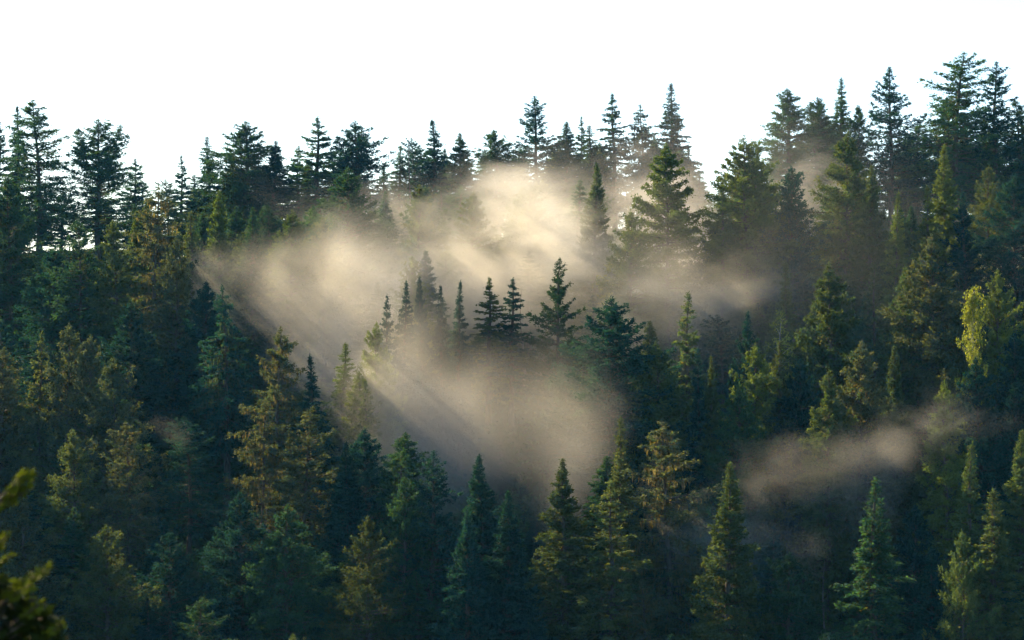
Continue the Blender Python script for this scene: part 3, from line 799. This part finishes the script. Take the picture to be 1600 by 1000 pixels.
# ------------------------------------------------------------------ foreground: leafy sapling just in front of the lens' lower left
def foreground():
    rng = np.random.default_rng(9)
    Y0 = 6.0
    tr, cr = Acc(), Acc()
    gx, gz = -1.75, float(terrain(-1.75, Y0))
    root = bpy.data.objects.new('sapling', None)
    root.location = (gx, Y0, gz); link(root)
    tag(root, 'blurred leafy sapling poking into the lower left corner, close by', 'sapling')
    def loc(px, py, dy=0.0):
        p = at(px, py, Y0 + dy)
        return np.array([p.x - gx, p.y - Y0, p.z - gz])
    top = loc(-190, 560)
    stem = np.stack([np.array([0, 0, -.2]), top*.3 + np.array([.02, 0, 0]), top*.65, top])
    tr.add(*tube(stem, np.array([.028, .022, .016, .005]), 7))
    def branch(p0, p1, sag, n_leaf, spread, ls=.035, lo=.25, tint=(0, .5)):
        s = np.linspace(0, 1, 7)
        Pb = p0 + (p1 - p0)*s[:, None]; Pb[:, 2] += sag*np.sin(s*3.14)
        tr.add(*tube(Pb, np.linspace(.007, .002, 7), 5))
        u = rng.uniform(lo, 1.0, n_leaf)
        c = np.stack([np.interp(u, s, Pb[:, i]) for i in range(3)], 1) + rng.normal(0, spread, (n_leaf, 3))
        d = (p1 - p0)/np.linalg.norm(p1 - p0) + rng.normal(0, .6, (n_leaf, 3))
        l = ls*rng.uniform(.7, 1.4, n_leaf)
        leaves(cr, c, d, l, l*.42, rng, rng.uniform(*tint, n_leaf))
    # the upper spray: separate leafy twigs, sunlight painted in as a brighter tint
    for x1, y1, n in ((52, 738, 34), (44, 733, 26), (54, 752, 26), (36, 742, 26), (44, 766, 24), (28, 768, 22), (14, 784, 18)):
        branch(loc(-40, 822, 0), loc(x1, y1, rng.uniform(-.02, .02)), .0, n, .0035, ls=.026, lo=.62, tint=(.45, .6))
    # the lower leafy mass: many crossing twigs, ragged outline, shade painted in as dark tint
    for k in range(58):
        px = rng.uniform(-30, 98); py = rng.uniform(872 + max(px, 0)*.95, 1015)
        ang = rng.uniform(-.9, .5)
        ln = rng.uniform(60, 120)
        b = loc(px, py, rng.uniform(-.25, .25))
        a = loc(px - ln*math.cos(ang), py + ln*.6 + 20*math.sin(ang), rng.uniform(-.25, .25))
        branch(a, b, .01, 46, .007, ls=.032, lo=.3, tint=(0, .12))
    for px, py in ((12, 838), (20, 868), (62, 900), (78, 885), (50, 912), (40, 905), (100, 975), (70, 940), (4, 850)):  # twig ends with sunlight painted in by the brighter tint
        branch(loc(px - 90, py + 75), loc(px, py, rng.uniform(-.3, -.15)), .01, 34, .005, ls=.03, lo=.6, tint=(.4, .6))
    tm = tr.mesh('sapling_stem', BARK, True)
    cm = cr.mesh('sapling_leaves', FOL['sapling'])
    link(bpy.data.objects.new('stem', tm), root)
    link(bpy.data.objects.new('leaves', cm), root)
foreground()

# ------------------------------------------------------------------ mist banks lying among the trees
def mist_mat(name, dens, scale, thr, soft, seed, stretch=(1, 1, 1), rot=(0, 0, 0), k=1.0, aniso=.35, colr=(1, .95, .85)):
    m = new_mat(name); nt = m.node_tree
    out = node(nt, 'ShaderNodeOutputMaterial')
    v = node(nt, 'ShaderNodeVolumePrincipled')
    v.inputs['Color'].default_value = (*colr, 1)
    v.inputs['Anisotropy'].default_value = aniso
    tc = node(nt, 'ShaderNodeTexCoord')
    ln = node(nt, 'ShaderNodeVectorMath', operation='LENGTH')
    g = node(nt, 'ShaderNodeNewGeometry')
    wz = node(nt, 'ShaderNodeTexNoise'); wz.inputs['Scale'].default_value = scale*.55; wz.inputs['Detail'].default_value = 2
    wo = node(nt, 'ShaderNodeVectorMath', operation='ADD'); wo.inputs[1].default_value = (seed*31.3, seed*17.9, 5.0)
    nt.links.new(g.outputs['Position'], wo.inputs[0]); nt.links.new(wo.outputs[0], wz.inputs['Vector'])
    w2 = node(nt, 'ShaderNodeVectorMath', operation='SUBTRACT'); w2.inputs[1].default_value = (.5, .5, .5)
    nt.links.new(wz.outputs['Color'], w2.inputs[0])
    w3 = node(nt, 'ShaderNodeVectorMath', operation='MULTIPLY_ADD'); w3.inputs[1].default_value = (2.2, 1.2, 2.2)
    nt.links.new(w2.outputs[0], w3.inputs[0]); nt.links.new(tc.outputs['Object'], w3.inputs[2])
    nt.links.new(w3.outputs[0], ln.inputs[0])
    fall = node(nt, 'ShaderNodeMapRange'); fall.interpolation_type = 'SMOOTHSTEP'
    fall.inputs[1].default_value = 1.0; fall.inputs[2].default_value = 0.15
    nt.links.new(ln.outputs['Value'], fall.inputs[0])
    mp = node(nt, 'ShaderNodeMapping')
    mp.inputs['Location'].default_value = (seed*13.7, seed*7.1, seed*3.3)
    mp.inputs['Rotation'].default_value = rot
    mp.inputs['Scale'].default_value = stretch
    nt.links.new(g.outputs['Position'], mp.inputs[0])
    nz = node(nt, 'ShaderNodeTexNoise')
    nz.inputs['Scale'].default_value = scale; nz.inputs['Detail'].default_value = 4.5; nz.inputs['Roughness'].default_value = .6
    nz.inputs['Distortion'].default_value = .6
    nt.links.new(mp.outputs[0], nz.inputs['Vector'])
    # density = dens * smoothstep(noise*k + falloff - threshold)
    a = node(nt, 'ShaderNodeMath', operation='MULTIPLY_ADD')
    a.inputs[1].default_value = k
    nzc = node(nt, 'ShaderNodeMath', operation='SUBTRACT'); nzc.inputs[1].default_value = .5
    nt.links.new(nz.outputs['Fac'], nzc.inputs[0])
    nt.links.new(nzc.outputs[0], a.inputs[0]); nt.links.new(fall.outputs[0], a.inputs[2])
    sm = node(nt, 'ShaderNodeMapRange'); sm.interpolation_type = 'SMOOTHSTEP'
    sm.inputs[1].default_value = thr; sm.inputs[2].default_value = thr + soft
    sm.inputs[3].default_value = 0.0; sm.inputs[4].default_value = dens
    nt.links.new(a.outputs[0], sm.inputs[0])
    e = node(nt, 'ShaderNodeMath', operation='MULTIPLY')
    nt.links.new(sm.outputs[0], e.inputs[0]); nt.links.new(fall.outputs[0], e.inputs[1])
    nt.links.new(e.outputs[0], v.inputs['Density'])
    nt.links.new(v.outputs[0], out.inputs['Volume'])
    return m

def ico():
    import bmesh
    bm = bmesh.new(); bmesh.ops.create_icosphere(bm, subdivisions=3, radius=1.6)
    return bm

def mist(px, py, Y, rpx, rpy, ry, tilt, label, sheet=False, **kw):
    bm = ico(); me = bpy.data.meshes.new('mist_bank'); bm.to_mesh(me); bm.free()
    me.materials.append(mist_mat('mist', **kw))
    o = bpy.data.objects.new('mist_bank', me)
    p = at(px, py, Y)
    o.location = p
    o.scale = (rpx/F*Y, ry, rpy/F*Y)
    o.rotation_euler = (0, -math.radians(tilt), 0)     # tilt: raises the right-hand end
    if sheet:                                          # a thin layer turned along the sun's rays so shafts show in it
        ax = -TO_SUN
        nrm = (Vector((0, 1, 0)) - TO_SUN * TO_SUN.y).normalized()
        az = ax.cross(nrm)
        o.rotation_euler = Matrix((ax, nrm, az)).transposed().to_euler()
    link(o)
    return tag(o, label, 'mist', kind='stuff')

STR = (1.0, .8, 1.9)
RT = (0, math.radians(28), 0)
N = dict(stretch=STR, rot=RT)
mist(790, 428, 352, 350, 180, 16, 12, 'brightest bank of sunlit mist across the middle of the slope', dens=.078, scale=.085, thr=-.3, soft=1.6, seed=1, k=3.4, **N)
mist(760, 335, 392, 420, 130, 14, 10, 'pale mist bank under the ridge trees at the middle of the ridge', dens=.020, scale=.08, thr=-.2, soft=1.5, seed=11, k=3, **N)
NS = dict(stretch=(1, 1, 1.25), rot=RT)
mist(490, 475, 324, 300, 260, 6, 0, 'warm mist bank cut by sunbeams left of the misty row', sheet=True, dens=.085, scale=.07, thr=-.4, soft=1.6, seed=2, k=2.6, **NS)
mist(722, 640, 293, 340, 230, 6.0, 0, 'mist bank streaming down between the dark firs', sheet=True, dens=.066, scale=.06, thr=-.5, soft=1.7, seed=23, k=2.2, **NS)
mist(800, 480, 338, 520, 260, 9, 0, 'thin continuous veil of mist joining the brighter banks', dens=.012, scale=.05, thr=-.4, soft=1.5, seed=13, k=2.4, **NS)
mist(1020, 340, 362, 190, 200, 6, 35, 'wisp of mist climbing to the ridge crowns', dens=.07, scale=.10, thr=.1, soft=1.2, seed=4, k=4.5, **N)
mist(1040, 470, 332, 300, 150, 7, 10, 'thin mist drifting right of the big broad dark fir', dens=.060, scale=.08, thr=-.2, soft=1.5, seed=5, k=3.0, **N)
mist(1260, 785, 262, 220, 110, 2.6, 22, 'mist bank lying low left of the lone dark spruce', dens=.044, scale=.11, thr=-.2, soft=1.7, seed=6, k=3.6, **NS)
mist(1420, 730, 263, 200, 100, 2.6, 38, 'wisp of mist rising up the slope right of the lone dark spruce', dens=.055, scale=.11, thr=-.3, soft=1.6, seed=26, k=3.8, **NS)
mist(1250, 330, 390, 140, 150, 8, 30, 'faint wisp under the pale columnar ridge fir', dens=.05, scale=.10, thr=.1, soft=1.3, seed=7, k=4.5, **N)
mist(1545, 450, 355, 130, 180, 8, 40, 'faint wisp behind the yellow aspen', dens=.05, scale=.10, thr=.1, soft=1.3, seed=8, k=4.5, **N)
mist(266, 682, 280, 36, 52, 4, 60, 'small isolated puff of mist in the shaded left slope', dens=.006, scale=.14, thr=.0, soft=1.4, seed=9, k=3.5, **N)
mist(1130, 850, 262, 200, 200, 2.5, 0, 'thin mist at the foot of the soft grey-olive spruce', sheet=True, dens=.06, scale=.10, thr=.0, soft=1.5, seed=10, k=4, **N)
mist(1300, 450, 300, 470, 300, 13, 10, 'thin sunlit veil over the middle of the right slope', dens=.0022, scale=.05, thr=-.4, soft=1.4, seed=14, k=2.2, **N)
mist(1180, 370, 384, 680, 280, 36, 6, 'thin sunlit veil over the upper slope and the ridge', dens=.0025, scale=.04, thr=-.4, soft=1.4, seed=12, k=2.0, **N)

# ------------------------------------------------------------------ the air
def haze():
    x0, x1, y0, y1, z0, z1 = -652, 652, -82, 1302, -125, 78
    V = np.array([(x, y, z) for z in (z0, z1) for y in (y0, y1) for x in (x0, x1)], float)
    Fc = np.array([(0, 2, 3, 1), (4, 5, 7, 6), (0, 1, 5, 4), (2, 6, 7, 3), (0, 4, 6, 2), (1, 3, 7, 5)])
    m = new_mat('hazy_air'); nt = m.node_tree
    out = node(nt, 'ShaderNodeOutputMaterial')
    v = node(nt, 'ShaderNodeVolumePrincipled')
    v.inputs['Color'].default_value = (.16, .58, 1.0, 1)
    v.inputs['Density'].default_value = 0.00005
    v.inputs['Anisotropy'].default_value = 0.1
    nt.links.new(v.outputs[0], out.inputs['Volume'])
    me = mesh_np('haze', V, Fc, m)
    tag(link(bpy.data.objects.new('haze', me)), 'thin bluish air between the viewer and the ridge', kind='stuff')
haze()
